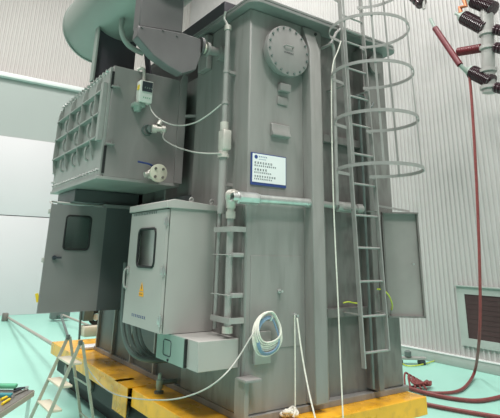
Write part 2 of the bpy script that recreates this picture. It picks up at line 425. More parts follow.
for z in (2.375, 2.845, 3.31, 3.775, 4.25):
    b = MB(); pts = hoop_pts(z); n = len(pts)
    rows = []
    for i, p in enumerate(pts):
        tt = (pts[min(i + 1, n - 1)] - pts[max(i - 1, 0)]).normalized(); nn = Vector((tt.y, -tt.x, 0))
        rows.append([b.bm.verts.new(p + nn * a + Vector((0, 0, c))) for a, c in ((-.004, -.015), (.004, -.015), (.004, .015), (-.004, .015))])
    for A, B in zip(rows, rows[1:]):
        for k in range(4): b.bm.faces.new((A[k], A[(k + 1) % 4], B[(k + 1) % 4], B[k]))
    b.bm.faces.new(rows[0]); b.bm.faces.new(rows[-1][::-1])
    b.build('hoop', 'ladder', t)
for deg in (186, 226, 290, 12):
    a = math.radians(deg); off = Vector(((hr - .008) * math.cos(a), 3.05 + (hr - .008) * math.sin(a), 0))
    MB().bar(off + Vector((hcx(2.38), 0, 2.38)), off + Vector((hcx(5.2), 0, 5.2)), .006, .020, (-math.sin(a), math.cos(a), 0)).build('cage_bar', 'ladder', t)

# ------------------------------------------------------------------ conservator and its support
yE = 6.5; cc = Vector((1.85, 0, 4.61)); r = .496
t = thing('conservator_tank', (1.85, 5.1, 4.11), 'large pale green horizontal cylindrical oil conservator above the transformer', 'oil tank')
b = MB(); b.lathe((1.85, yE, 4.61), (0, -1, 0), [(-.06, .30), (-.035, .42), (-.01, .48), (0, r - .004), (.02, r), (2.7, r), (2.76, .4), (2.78, .2)], 72); b.build('shell', 'cons', t)
b = MB(); b.lathe((1.85, yE + .002, 4.61), (0, -1, 0), [(0, r + .012), (.03, r + .012)], 72); b.build('end_rim', 'cons', t)
b = MB(); b.box(1.57, 2.06, 5.55, 5.60, 3.52, 4.20); b.build('support_panel', 'darkp', t)
b = MB(); b.box(1.555, 1.575, 5.5, 5.62, 3.52, 4.22); b.build('support_rib', 'cons', t)
b = MB(); b.bar((2.14, 5.2, 3.52), (2.06, 5.3, 4.17), .05, .05); b.build('support_leg', 'darkp', t)
b = MB(); p0 = on(121, 30, 'Y', 5.0); p1 = on(124, 40, 'Y', 5.0); p2 = on(131, 48, 'Y', 5.0)
b.tube([p0 + Vector((0, 0, .13)), p0, p1, p2, p2 + Vector((.15, 0, -.03))], .03, 12, smooth=2); b.build('drain_pipe', 'cons', t)

# ------------------------------------------------------------------ grey tapered box below the conservator
t = thing('junction_chamber', (1.75, 4.1, 3.3), 'dark grey box with tapered underside hanging beside the tank top', 'junction box')
hl = on(141.5, 0, 'Y', 4.0).x; hr_ = on(184, 10, 'Y', 4.0).x
b = MB(); b.prism([(hl, 4.09), (hl, 3.60), (hr_, 3.66), (hr_, 4.09)], 'Y', 4.0, 4.16); b.build('upper_housing', 'hopper', t, .012)
hp = [on(*q, 'Y', 3.98) for q in ((139, 25), (137, 36), (153, 55), (168, 66), (182, 74), (196, 70), (201, 56), (201, 39), (184, 33))]
b = MB(); b.prism([(q.x, q.z) for q in hp], 'Y', 3.98, 4.10); b.build('tapered_base', 'hopper', t, .01)
b = MB()
for q in ((142, 27.5), (163, 30.5), (177, 36)):
    b.lathe(on(*q, 'Y', 3.985), (0, -1, 0), [(0, .012), (.014, .012)], 6)
build_each(b, 'bolt', 'hopper', t)
f0 = on(200, 47.5, 'Y', 4.08)
b = MB(); b.lathe((f0.x - .04, 4.08, f0.z), (1, 0, 0), [(0, .06), (.02, .06), (.021, .105), (.05, .105)], 32); b.build('side_flange', 'hopper', t)
b = MB(); b.lathe((f0.x + .01, 4.08, f0.z), (1, 0, 0), [(0, .05), (.05, .05), (.051, .075), (.08, .075), (.081, .045), (.2, .045), (.201, .08), (2.47 - f0.x - .01, .08)], 32); b.build('connecting_flange', 'tank', t)
b = MB(); b.lathe((f0.x + .012, 4.08, f0.z), (1, 0, 0), [(0, .055), (.04, .055)], 24); b.build('brass_collar', 'flange', t)

# ------------------------------------------------------------------ cable box with gridded cover
bx = (1.57, 2.45, 4.9, 6.72, 2.33, 3.52)
t = thing('cable_box', (2.0, 5.8, bx[4]), 'big grey terminal chamber with gridded side cover above the cabinets', 'terminal box')
MB().box(bx[0] + .03, bx[1], bx[2], bx[3], bx[4], bx[5]).build('housing', 'box', t, .006)
MB().box(2.36, 2.58, 5.25, 6.4, 2.5, 3.4).build('neck', 'box', t)
MB().box(1.62, 2.40, 5.87, 6.62, 2.15, 2.295).build('gland_chamber', 'cabe', t, .006)
b = MB(); b.box(2.38, 2.47, 4.87, 4.9, 2.33, 3.50); b.prism([(2.38, 3.5), (2.47, 3.5), (2.47, 3.58), (2.42, 3.6)], 'Y', 4.87, 4.9); b.build('end_flange', 'box', t, .003)
MB().box(bx[0] - .0, bx[0] + .03, bx[2] + .02, bx[3] + .05, bx[4] - .0, bx[5] - .02).build('side_cover', 'grid', t, .003)
MB().box(bx[0] - .03, bx[1], bx[2] - .005, bx[3], bx[4] - .03, bx[4]).build('bottom_plate', 'grid', t, .003)
gx0, gx1 = bx[0] - .055, bx[0]
for z in (3.25, 3.0, 2.74):
    MB().box(gx0, gx1, 5.0, 6.76, z - .008, z + .008).build('horizontal_rib', 'grid', t)
for yy in (5.19, 5.66, 6.16, 6.72):
    b = MB(); b.prism([(gx1, 2.52), (gx0 + .02, 2.60), (gx0, 2.74), (gx0, 3.25), (gx0 + .01, 3.36), (gx1, 3.46)], 'Y', yy - .009, yy + .009); b.build('vertical_rib', 'grid', t)
for iy in range(3):
    for z in (2.63, 2.88, 3.13):
        y = 5.19 + iy * .49 + .17
        b = MB(); b.tube([(gx1, y, z + .08), (gx1 - .03, y, z + .07), (gx1 - .045, y, z), (gx1 - .03, y, z - .07), (gx1, y, z - .08)], .013, 8, smooth=1); b.build('cleat', 'grid', t)
MB().box(bx[0] - .05, bx[0] + .0, 4.95, 5.03, 2.70, 3.33).build('edge_channel', 'grid', t, .003)
b = MB()
for k in range(17):
    y = 4.98 + k * .107
    b.lathe((bx[0] - .001, y, 3.465), (-1, 0, 0), [(0, .017), (.03, .017)], 6)
    b.lathe((bx[0] - .001, y, 2.40), (-1, 0, 0), [(0, .013), (.025, .013)], 6)
for k in range(9): b.lathe((bx[0] - .001, 6.74, 2.45 + k * .12), (-1, 0, 0), [(0, .013), (.03, .013)], 6)
build_each(b, 'bolt', 'steel', t)
MB().box(bx[0] + .015, bx[0] + .04, bx[2] - .004, bx[2] + .01, 2.36, 2.64).build('gasket', 'seal', t)
MB().box(bx[0] + .015, bx[0] + .04, bx[2] - .004, bx[2] + .01, 3.26, 3.45).build('gasket', 'seal', t)
for z in (3.28, 2.66):
    b = MB(); b.box(1.59, 1.68, 4.865, 4.9, z - .010, z + .010, .003); b.lathe((1.65, 4.88, z - .02), (0, 0, 1), [(0, .010), (.05, .010)], 8); b.build('hinge_lug', 'grid', t)
# sensor port (black ring + silver gland)
b = MB(); b.ring((2.03, 4.89, 2.87), (0, -1, 0), .055, .009); b.lathe((2.05, 4.9, 2.88), (0, -1, 0), [(0, .04), (.05, .04)], 24); b.build('sensor_port', 'hose', t)
b = MB(); b.lathe((2.06, 4.84, 2.88), (1, -.2, .05), [(0, .045), (.05, .045), (.051, .03), (.1, .03), (.101, .042), (.14, .042), (.16, .02)], 20); b.lathe((2.13, 4.83, 2.93), (.4, 0, 1), [(0, .03), (.05, .025)], 16); b.build('cable_gland', 'alu', t)
# drain valve with pale flange
v = MB(); vc = Vector((2.14, 4.78, 2.40))
v.lathe(vc + Vector((-.03, .12, 0)), (0, -1, 0), [(0, .05), (.03, .05), (.04, .04), (.10, .04)], 24); v.cyl(vc + Vector((-.05, .06, 0)), vc + Vector((-.12, .06, -.02)), .03)
v = v.build('drain_valve', 'alu', t)
b = MB(); b.lathe(vc, (0, -1, 0), [(0, .094), (.03, .094), (.033, .088)], 36); b.build('valve_flange', 'flange', v)
b = MB()
for k in range(4):
    a = PI / 4 + k * PI / 2; b.lathe(vc + Vector((math.cos(a) * .06, -.033, math.sin(a) * .06)), (0, -1, 0), [(0, .014), (.01, .014)], 12)
build_each(b, 'bolt', 'table', v)
b = MB(); b.tube([vc + Vector((-.04, .05, .05)), vc + Vector((-.06, .03, .09)), vc + Vector((-.22, .02, .10))], .010, 8, smooth=1); b.build('valve_lever', 'navy', v)

# ------------------------------------------------------------------ small monitor on the cable box
t = thing('monitor_unit', (1.96, 4.86, 3.2), 'small white monitoring unit with dark screen on the terminal chamber', 'monitor')
MB().box(1.865, 2.01, 4.78, 4.89, 3.14, 3.385, .008).build('case', 'white', t)
MB().box(1.885, 2.00, 4.772, 4.781, 3.26, 3.37).build('screen', 'ink', t)
b = MB(); glyphs(b, (1.905, 4.771, 3.30), (1, 0, 0), (0, 0, 1), (0, -1, 0), .1, .04, [(0, 4, .022)], 9); b.build('display_digits', 'greenp', t)
b = MB(); glyphs(b, (1.90, 4.78, 3.19), (1, 0, 0), (0, 0, 1), (0, -1, 0), .1, .04, [(0, 5, .02)], 8); b.build('marking', 'greencl', t)
b = MB(); b.box(1.857, 1.866, 4.80, 4.85, 3.28, 3.33); b.build('warning_tag', 'yel', t)
b = MB(); b.box(1.82, 1.95, 4.80, 4.9, 3.09, 3.135, .01); b.lathe((1.88, 4.85, 3.045), (0, 0, 1), [(0, .035), (.05, .05)], 20); b.build('base_block', 'greenp', t)
b = MB(); b.tube([(1.93, 4.87, 3.385), (1.93, 4.87, 3.50), (1.91, 4.87, 3.56), (1.86, 4.9, 3.53)], .018, 8, smooth=1); b.build('mounting_strap', 'alu', t)

# signal cables
def P3(l): return [Vector(p) for p in l]
tag(MB().tube(P3([(1.99, 4.80, 3.14), on(152, 113, 'Y', 4.8), on(163, 122, 'Y', 4.6), on(178, 126.5, 'Y', 4.4), on(195, 123.5, 'Y', 4.15), on(210, 114, 'Y', 3.95), on(221, 104.5, 'Y', 3.82)]), .007, 8, smooth=3).build('signal_cable', 'wirew'),
    'thin pale cable sagging from the small monitor to the upright pipe', 'cable')
tag(MB().tube(P3([(2.19, 4.80, 2.87), on(162, 138, 'Y', 4.75), on(170, 144, 'Y', 4.65), on(183, 149.5, 'Y', 4.4), on(200, 153.5, 'Y', 4.1), on(221, 153.5, 'Y', 3.82)]), .007, 8, smooth=3).build('signal_cable', 'wirew'),
    'thin pale cable from the silver gland to the fitting on the upright pipe', 'cable')

# ------------------------------------------------------------------ pipes on the left face
t = thing('upright_pipe', (2.37, 3.87, .98), 'tall pale grey upright oil pipe with a square fitting at the tank corner', 'pipe')
b = MB(); b.tube([(2.37, 3.86, 3.79), (2.37, 3.86, 2.72)], .026, 16); b.lathe((2.37, 3.86, 3.3), (0, 0, 1), [(0, .032), (.03, .032)], 16); b.lathe((2.37, 3.86, 2.98), (0, 0, 1), [(0, .034), (.03, .034)], 16); b.build('upper_pipe', 'pipe', t)
b = MB(); b.box(2.33, 2.42, 3.80, 3.90, 2.53, 2.72, .012); b.cyl((2.37, 3.86, 2.72), (2.37, 3.86, 2.80), .04); b.lathe((2.37, 3.86, 2.46), (0, 0, 1), [(0, .055), (.03, .055), (.031, .045), (.07, .045)], 20); b.build('square_fitting', 'alu', t)
b = MB(); b.tube([(2.37, 3.86, 2.46), (2.37, 3.86, 1.95)], .036, 16); b.build('middle_pipe', 'pipe', t)
b = MB(); b.tube([(2.37, 3.88, 1.98), (2.37, 3.90, 1.0)], .018, 12); b.build('lower_pipe', 'pipe', t)
b = MB(); b.tube([(2.37, 3.86, 3.78), (2.36, 3.88, 3.86), (2.36, 3.93, 3.91), (2.36, 3.90, 3.985)], .012, 8, smooth=2); b.build('flexible_tail', 'wirew', t)
b = MB(); b.lathe((2.37, 3.86, 3.76), (0, 0, 1), [(0, .035), (.05, .035), (.06, .02)], 16); b.build('top_cap', 'alu', t)
b = MB(); b.box(2.37, 2.47, 3.84, 3.88, 3.3, 3.33); b.box(2.37, 2.47, 3.84, 3.88, 2.2, 2.23); build_each(b, 'pipe_bracket', 'tank', t)
t = thing('drain_pipe', (2.37, 3.70, .98), 'thick grey lower pipe ending on the small terminal box beside the cabinet', 'pipe')
b = MB(); b.tube([(2.37, 3.70, 1.93), (2.37, 3.70, .99)], .03, 16); b.build('pipe_run', 'pipe', t)
b = MB(); b.lathe((2.37, 3.70, 1.90), (0, 0, 1), [(0, .042), (.06, .042), (.061, .032), (.14, .032)], 16); b.lathe((2.37, 3.70, .99), (0, 0, 1), [(0, .045), (.05, .045)], 16); build_each(b, 'pipe_collar', 'alu', t)
b = MB()
for z in (1.81, 1.09): b.prism([(2.325, 3.90), (2.325, 3.605), (2.47, 3.605), (2.47, 3.62), (2.34, 3.62), (2.34, 3.90)], 'Z', z - .022, z + .022)
build_each(b, 'clamp_strip', 'pipe', t)
for z in (1.60, 1.28):
    b = MB(); b.box(2.36, 2.47, 3.62, 3.66, z - .018, z + .018, .004); b.cyl((2.335, 3.92, z), (2.335, 3.62, z), .005, n=8); b.build('saddle_clamp', 'pipe', t)
# horizontal pipe along the front
t = thing('oil_pipe', (2.9, 3.50, 2.0), 'shiny horizontal oil pipe across the tank front below the white notice', 'pipe')
pA, pB = Vector((2.37, 3.62, 2.10)), on(316, 203.5, 'Y', 3.52)
yp = 3.52; a = on(232, 197, 'Y', yp); e = on(318, 203.5, 'Y', yp)
b = MB(); b.tube([Vector((2.37, 3.70, 2.07)), Vector((2.37, 3.62, 2.10)), a, e], .038, 20); b.build('pipe_run', 'steel', t)
b = MB(); a1, a2 = on(237, 197.5, 'Y', yp), on(258, 199, 'Y', yp); ax = (a2 - a1); L_ = ax.length
b.lathe(a1, ax, [(0, .04), (.01, .052), (L_ - .01, .052), (L_, .04)], 8); b.lathe(a2, ax, [(0, .042), (.015, .042)], 20); b.lathe(on(306, 203, 'Y', yp), ax, [(0, .04), (.012, .04), (.013, .036), (.03, .036), (.031, .04), (.045, .04)], 20)
build_each(b, 'coupling', 'steel', t)
b = MB(); b.lathe((2.37, 3.70, 1.99), (0, 0, 1), [(0, .04), (.06, .045), (.08, .055), (.13, .055), (.15, .04)], 20); b.lathe((2.33, 3.66, 2.1), (.2, -1, 0), [(0, .045), (.05, .045), (.05, .03), (.08, .03)], 16); b.build('elbow', 'alu', t)
b = MB(); b.tube([on(318, 203, 'Y', yp + .03) + Vector((.03, .03, 0)), on(360, 209, 'Y', 3.56)], .03, 16); b.build('right_run', 'pipe', t)
b = MB(); q = on(360, 209, 'Y', 3.56); b.lathe(q, (1, 0, 0), [(-.06, .04), (.0, .05), (.03, .05)], 20); b.lathe(on(336, 206.3, 'Y', 3.56), (1, 0, 0), [(0, .048), (.03, .052), (.2, .052), (.22, .04)], 20); build_each(b, 'right_coupling', 'pipe', t)
# thin conduit right of the rib
t = tag(MB().tube([on(330, 42, 'Y', 3.48), on(334, 47, 'Y', 3.48), on(334, 62, 'Y', 3.5), on(335, 120, 'Y', 3.5), on(337, 205, 'Y', 3.5)], .02, 12, smooth=1).build('conduit', 'pipe'),
    'grey vertical conduit just left of the ladder on the tank front', 'conduit')

# white notice
s1, s4, s3, s2 = (2.50, 2.485), (2.50, 2.20), (2.90, 2.20), (2.90, 2.485)
t = thing('notice_board', (2.70, 3.59, 2.20), 'white notice with dark blue border and printed rows on the tank front', 'sign')
MB().box(2.50, 2.90, 3.588, 3.60, 2.20, 2.49).build('border', 'navy', t)
MB().box(2.512, 2.892, 3.585, 3.589, 2.225, 2.482).build('face', 'paper', t)
b = MB(); b.lathe((2.55, 3.585, 2.452), (0, -1, 0), [(0, .018), (.0015, .018)], 20); b.build('logo', 'navy', t)
b = MB(); glyphs(b, (2.58, 3.585, 2.45), (1, 0, 0), (0, 0, 1), (0, -1, 0), .3, .1, [(0.008, 5, .017), (-.016, 8, .009)], 5); b.build('company_line', 'bluep', t)
b = MB(); glyphs(b, (2.53, 3.585, 2.40), (1, 0, 0), (0, 0, 1), (0, -1, 0), .33, .2, [(0, 7, .026), (-.026, 11, .020), (-.062, 5, .026), (-.088, 9, .019), (-.122, 9, .024), (-.146, 10, .018)], 6); b.build('text_rows', 'ink', t)

# ------------------------------------------------------------------ near control cabinet
def hollow_cab(t, X0, X1, Y0, Y1, Z0, Z1, mat, th=.015):
    b = MB()
    b.box(X1 - th, X1, Y0, Y1, Z0, Z1); b.box(X0, X1 - th, Y0, Y0 + th, Z0, Z1); b.box(X0, X1 - th, Y1 - th, Y1, Z0, Z1)
    b.box(X0, X1 - th, Y0 + th, Y1 - th, Z0, Z0 + th); b.box(X0, X1 - th, Y0 + th, Y1 - th, Z1 - th, Z1)
    return b.build('body', mat, t)
t = thing('control_cabinet', (2.2, 4.51, .95), 'light grey control cabinet with closed windowed door and orange warning triangle', 'cabinet')
X0, X1, Y0, Y1, Z0, Z1 = 1.985, 2.465, 4.09, 4.93, .955, 2.02
hollow_cab(t, X0, X1, Y0, Y1, Z0, Z1, 'cab')
b = MB(); b.prism([(X0 - .05, Z1 - .03), (X0 - .05, Z1 + .03), (X0 + .02, Z1 + .05), (X1, Z1 + .02), (X1, Z1 - .03)], 'Y', Y0 - .02, Y1 + .02); b.build('roof', 'cab', t, .004)
# door with an opening
wy0, wy1, wz0, wz1 = 4.35, 4.70, 1.40, 1.93
wy0, wy1 = on(155, 250, 'X', X0 - .03).y, on(138, 250, 'X', X0 - .03).y
wz1 = on(147, 229, 'X', X0 - .03).z; wz0 = on(147, 267, 'X', X0 - .03).z
def door_plate(X, xa, Y0, Y1, Z0, Z1, wy0, wy1, wz0, wz1):
    b = MB(); b.box(X, xa, Y0, wy0, Z0, Z1); b.box(X, xa, wy1, Y1, Z0, Z1); b.box(X, xa, wy0, wy1, Z0, wz0); b.box(X, xa, wy0, wy1, wz1, Z1); return b
d = door_plate(X0 - .03, X0 - .005, Y0 + .01, Y1 - .005, Z0 + .005, Z1 - .04, wy0, wy1, wz0, wz1).build('door', 'cab', t)
def rr_loop(ax, v, a0, a1, z0, z1, r, n=5):
    p = rrect(a0, a1, z0, z1, r, n)
    return [Vector((v, q[0], q[1])) if ax == 'X' else Vector((q[0], v, q[1])) for q in p]
MB().tube(rr_loop('X', X0 - .032, wy0, wy1, wz0, wz1, .05), .012, 8, True).build('window_seal', 'seal', d)
MB().box(X0 - .022, X0 - .016, wy0, wy1, wz0, wz1).build('window_pane', 'glass', d)
b = MB(); b.tube([(X0 - .03, Y1 - .04, 1.45), (X0 - .06, Y1 - .04, 1.45), (X0 - .065, Y1 - .02, 1.42), (X0 - .06, Y1 - .02, 1.29), (X0 - .03, Y1 - .03, 1.27)], .010, 8, smooth=1); b.box(X0 - .045, X0 - .03, Y1 - .07, Y1 - .02, 1.41, 1.47, .004); b.build('handle', 'pipe', d)
for px, py in ((169.5, 221), (165.3, 271.5), (160.5, 321)):
    p = on(px, py, 'X', X0 - .03); b = MB(); b.box(X0 - .05, X0 - .015, Y0 - .012, Y0 + .03, p.z - .03, p.z + .03, .004); b.cyl((X0 - .04, Y0 - .008, p.z - .045), (X0 - .04, Y0 - .008, p.z + .045), .009, n=10); b.build('hinge', 'steel', d)
# mounting plate and gear behind the window
MB().box(X0 + .07, X0 + .08, Y0 + .03, Y1 - .03, Z0 + .03, Z1 - .03).build('mounting_plate', 'white', t)
b = MB(); b.box(X0 + .04, X0 + .07, 4.36, 4.43, 1.78, 1.84, .005); b.box(X0 + .04, X0 + .07, 4.38, 4.55, 1.38, 1.46, .01); b.box(X0 + .04, X0 + .07, 4.38, 4.41, 1.5, 1.74, .004); build_each(b, 'switchgear', 'ink', t)
cy, cz = on(141.5, 290, 'X', X0 - .031).y, on(141.5, 290, 'X', X0 - .031).z
b = MB(); b.prism([(cy - .045, cz - .01), (cy + .045, cz - .01), (cy, cz + .07)], 'X', X0 - .0325, X0 - .031); b.box(X0 - .0325, X0 - .031, cy - .05, cy + .05, cz - .055, cz - .018); b.build('warning_label', 'orange', d)
b = MB(); b.prism([(cy - .004, cz + .045), (cy + .006, cz + .045), (cy + .002, cz + .02), (cy + .01, cz + .02), (cy - .004, cz), (cy, cz + .014), (cy - .008, cz + .014)], 'X', X0 - .0335, X0 - .0325); glyphs(b, (X0 - .0325, cy + .04, cz - .036), (0, -1, 0), (0, 0, 1), (-1, 0, 0), .08, .02, [(0, 4, .017)], 2); b.build('warning_mark', 'ink', d)
b = MB(); glyphs(b, (X0 - .03, 4.86, 1.965), (0, -1, 0), (0, 0, 1), (-1, 0, 0), .7, .03, [(0, 14, .034)], 12); b.build('door_lettering', 'ink', d)
b = MB(); glyphs(b, (X0 - .03, 4.72, 1.05), (0, -1, 0), (0, 0, 1), (-1, 0, 0), .4, .03, [(0, 8, .035)], 13); b.build('maker_lettering', 'navy', d)
for q in ((2.20, 4.12), (2.42, 4.12)):
    b = MB(); b.cyl((q[0], q[1], Z1 + .02), (q[0], q[1], Z1 + .05), .02, n=12); b.ring((q[0], q[1], Z1 + .06), (0, 1, .2), .018, .008, 16, 8); b.build('lifting_eye', 'pipe', t)

# small terminal box below
t = thing('terminal_box', (2.27, 4.1, .73), 'small pale green fronted terminal box under the light grey control cabinet', 'terminal box')
MB().box(2.085, 2.47, 3.66, 4.36, .735, .95, .0).build('body', 'cab', t, .004)
b = MB(); b.box(2.062, 2.084, 3.855, 4.36, .735, .95); d = b.build('door', 'greend', t, .003)
MB().box(2.063, 2.09, 3.835, 3.85, .74, .945).build('door_seal', 'seal', t)
b = MB(); b.tube(rr_loop('X', 2.061, 4.08, 4.22, .78, .90, .02, 3), .004, 6, True); b.build('plate_outline', 'ink', d)
b = MB(); b.lathe((2.062, 4.12, .752), (-1, 0, 0), [(0, .01), (.01, .01)], 12); b.build('lock', 'ink', d)

# valve on the base below the box
t = thing('relief_valve', (2.3, 4.5, bt), 'small grey green valve standing on the yellow base below the terminal box', 'valve')
p = on(160, 376, 'X', 2.3)
b = MB(); b.lathe((2.3, p.y, .37), (0, 0, 1), [(0, .02), (.03, .032), (.09, .032), (.10, .02), (.14, .02), (.15, .012)], 20); b.build('valve_body', 'greenp', t)
b = MB(); b.cyl((2.3, p.y, .44), (2.47, p.y - .02, .44), .02); b.cyl((2.3, p.y, .352), (2.3, p.y, .37), .045, n=20); b.build('valve_stem', 'hose', t)

# ------------------------------------------------------------------ far control cabinet with open door
t = thing('control_cabinet', (2.2, 6.3, .95), 'dark grey cabinet behind the light one, its windowed door swung wide open', 'cabinet')
X0, X1, Y0, Y1, Z0, Z1 = 1.985, 2.47, 5.80, 6.70, .98, 2.10
hollow_cab(t, X0, X1, Y0, Y1, Z0, Z1, 'cabe')  # body darker than its door: the cable box's shade is in the paint
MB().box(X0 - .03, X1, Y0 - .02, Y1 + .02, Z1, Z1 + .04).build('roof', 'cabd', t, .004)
MB().box(X0 + .25, X0 + .26, Y0 + .08, Y1 - .08, Z0 + .06, Z1 - .06).build('mounting_plate', 'white', t)
# open door is square to the cabinet front
dx0, dx1, dyy = 1.365, 1.955, 5.80
pa, pb = on(64.5, 218, 'Y', dyy), on(89.5, 250, 'Y', dyy)
wx0, wx1, wz0, wz1 = on(65, 232, 'Y', dyy).x, on(90, 232, 'Y', dyy).x, on(77, 249.5, 'Y', dyy).z, on(77, 216, 'Y', dyy).z
b = MB(); b.box(dx0, wx0, dyy, dyy + .03, Z0, Z1); b.box(wx1, dx1 + .03, dyy, dyy + .03, Z0, Z1); b.box(wx0, wx1, dyy, dyy + .03, Z0, wz0); b.box(wx0, wx1, dyy, dyy + .03, wz1, Z1)
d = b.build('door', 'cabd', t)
MB().tube(rr_loop('Y', dyy - .002, wx0, wx1, wz0, wz1, .035), .010, 8, True).build('window_seal', 'seal', d)
MB().box(wx0, wx1, dyy + .010, dyy + .016, wz0, wz1).build('window_pane', 'glass', d)
b = MB(); b.box(wx0 - .02, wx1 + .02, dyy + .12, dyy + .13, wz0 - .05, wz1 + .02); b.build('inner_pocket', 'hose', d)
b = MB(); p = on(54, 257.5, 'Y', dyy); b.lathe((p.x, dyy, p.z), (0, -1, 0), [(0, .022), (.03, .022)], 16); b.obox((p.x + .03, dyy - .03, p.z), (1, 0, 0), (0, 1, 0), (0, 0, 1), .04, .008, .010); b.build('handle', 'ink', d)
for pz in (211, 260):
    p = on(46 if pz == 211 else 41, pz, 'Y', dyy); b = MB(); b.box(dx0 - .022, dx0, dyy + .0, dyy + .04, p.z - .025, p.z + .025, .006); b.build('latch', 'wirew', d)
b = MB(); p = on(37.5, 298, 'Y', dyy); b.obox((dx0 - .012, dyy + .03, p.z), (1, 0, .3), (0, 1, 0), (-.3, 0, 1), .016, .004, .045); b.build('key_tag', 'yel', d)
b = MB(); b.tube([(dx0 + .01, dyy + .015, Z1 + .0), (dx0 + .02, dyy + .2, Z1 + .045), (dx0 + .12, dyy + .3, Z1 + .05)], .01, 8, smooth=1); b.tube([(dx0 + .12, dyy + .3, Z1 + .05), (X0, dyy + .05, Z1 + .02)], .01, 8); b.build('door_stay', 'wirew', d)

# hoses dropping out of the cabinets
for k, (dx, rr) in enumerate(((0, .022), (.06, .018), (.12, .022), (.17, .016))):
    xx = 2.06 + dx
    o = MB().tube(P3([(xx, 5.25 - k * .03, 1.15 if False else 1.5), (xx, 5.22, 1.0), (xx + .02, 5.15, .75), (xx + .1, 5.05, .62), (xx + .25, 4.98, .58), (2.485, 4.95, .58)]), rr, 10, smooth=2).build('cable_hose', 'hose')
    tag(o, 'grey green cable hose curving down to the tank between the two control cabinets', 'hose', 'hoses between the cabinets')
# ------------------------------------------------------------------ right-hand open door
hx, hy = 4.12, 3.53; u = Vector((.82, -.57, 0)).normalized(); nrm = Vector((-u.y, u.x, 0))
t = thing('panel_door', (hx, hy, 1.05), 'grey open metal door panel sticking out right of the ladder', 'door')
w = .375; zc_ = 1.55; hz = .505
c = Vector((hx, hy, zc_)) + u * w / 2
MB().obox(c, u, nrm, (0, 0, 1), w / 2, .006, hz).build('door_sheet', 'panelp', t)
b = MB()
for s_, cc_ in ((u * (w / 2 - .008), hz), (-u * (w / 2 - .008), hz)): b.obox(c + s_ - nrm * .022, u, nrm, (0, 0, 1), .008, .02, hz)
b.obox(c + Vector((0, 0, hz - .008)) - nrm * .03, u, nrm, (0, 0, 1), w / 2, .03, .008); b.obox(c + Vector((0, 0, -hz + .008)) - nrm * .022, u, nrm, (0, 0, 1), w / 2, .02, .008)
b.build('door_edge', 'stain', t)
b = MB(); b.lathe(on(413, 264, 'Y', 3.30), (-.5, -.8, 0), [(0, .01), (.02, .01)], 12); b.build('door_knob', 'steel', t)
b = MB(); p = Vector((hx, hy, 2.06)); b.bar(p + Vector((-.03, .06, .07)), p + u * .3 + Vector((0, 0, .01)), .02, .02); b.build('door_stay', 'pipe', t)
b = MB(); b.box(hx - .05, hx, hy - .01, 3.6, 1.05, 1.10); b.box(hx - .05, hx, hy - .01, 3.6, 1.98, 2.03); b.build('hinge', 'pipe', t)
# yellow green earth wires
tag(MB().tube([on(377, 289, 'Y', 3.45), on(383, 289.5, 'Y', 3.42), on(389, 295, 'Y', 3.40), on(392, 303, 'Y', 3.42), on(392.5, 307, 'Y', 3.45), on(390, 314, 'Y', 3.58)], .007, 8, smooth=2).build('earth_wire', 'yg'),
    'looped yellow green earth wire in front of the right open door panel', 'wire')
tag(MB().tube([on(343, 303, 'Y', 3.58), on(348, 301.5, 'Y', 3.56), on(354, 303, 'Y', 3.56), on(360, 303.5, 'Y', 3.58)], .006, 8, smooth=2).build('earth_wire', 'yg'),
    'short yellow green earth wire behind the lower ladder rungs', 'wire')

# ------------------------------------------------------------------ hanging tapes
def strap(pts, w, mat, name, label, cat, th=.004):
    b = MB(); pts = [Vector(p) for p in pts]; rows = []
    for _ in range(2):
        q = [pts[0]]
        for a_, b_ in zip(pts, pts[1:]): q += [a_.lerp(b_, .25), a_.lerp(b_, .75)]
        q.append(pts[-1]); pts = q
    for i, p in enumerate(pts):
        sd = Vector((1, 0, 0))
        rows.append([b.bm.verts.new(p + sd * a_ + Vector((0, c_, 0))) for a_, c_ in ((-w / 2, 0), (w / 2, 0), (w / 2, -th), (-w / 2, -th))])
    for A, B in zip(rows, rows[1:]):
        for k in range(4): b.bm.faces.new((A[k], A[(k + 1) % 4], B[(k + 1) % 4], B[k]))
    b.bm.faces.new(rows[0]); b.bm.faces.new(rows[-1][::-1])
    return tag(b.build(name, mat), label, cat)
strap([on(294.5, 315, 'Y', 3.54), on(295, 360, 'Y', 3.54), on(295, 406, 'Y', 3.51)], .011, 'rope', 'white_tape', 'white woven tape hanging straight down from a stud to a knotted bundle', 'tape')
strap([on(297, 318, 'Y', 3.53), on(301, 350, 'Y', 3.50), on(307.5, 387, 'Y', 3.42), on(315.5, 420, 'Y', 3.30), on(318, 432, 'Y', 3.26)], .014, 'rope', 'white_tape', 'white woven tape slanting from the stud over the yellow base edge', 'tape')
b = MB(); rnd = random.Random(3)
p0 = Vector((on(292, 412, 'Y', 3.5).x, 3.51, .365))
pts = [p0 + Vector((rnd.uniform(-.09, .07), rnd.uniform(-.05, .05), rnd.uniform(0, .06))) for _ in range(22)]
b.tube(pts, .012, 8, smooth=2); tag(b.build('tape_bundle', 'rope'), 'knotted bundle of white tape lying on the yellow base', 'tape bundle')
b = MB(); b.tube([on(341, 41, 'Y', 3.36), on(338, 51, 'Y', 3.37), on(331.5, 65, 'Y', 3.38), on(331.5, 120, 'Y', 3.4), on(333, 190, 'Y', 3.42), on(335, 240, 'Y', 3.42), on(338, 300, 'Y', 3.42), on(340, 350, 'Y', 3.40), on(343, 418, 'Y', 3.335), on(343.5, 428, 'Y', 3.33)], .0065, 8, smooth=2)
tag(b.build('hanging_cord', 'rope'), 'long pale cord hanging from the cover corner beside the ladder down over the base', 'cord')

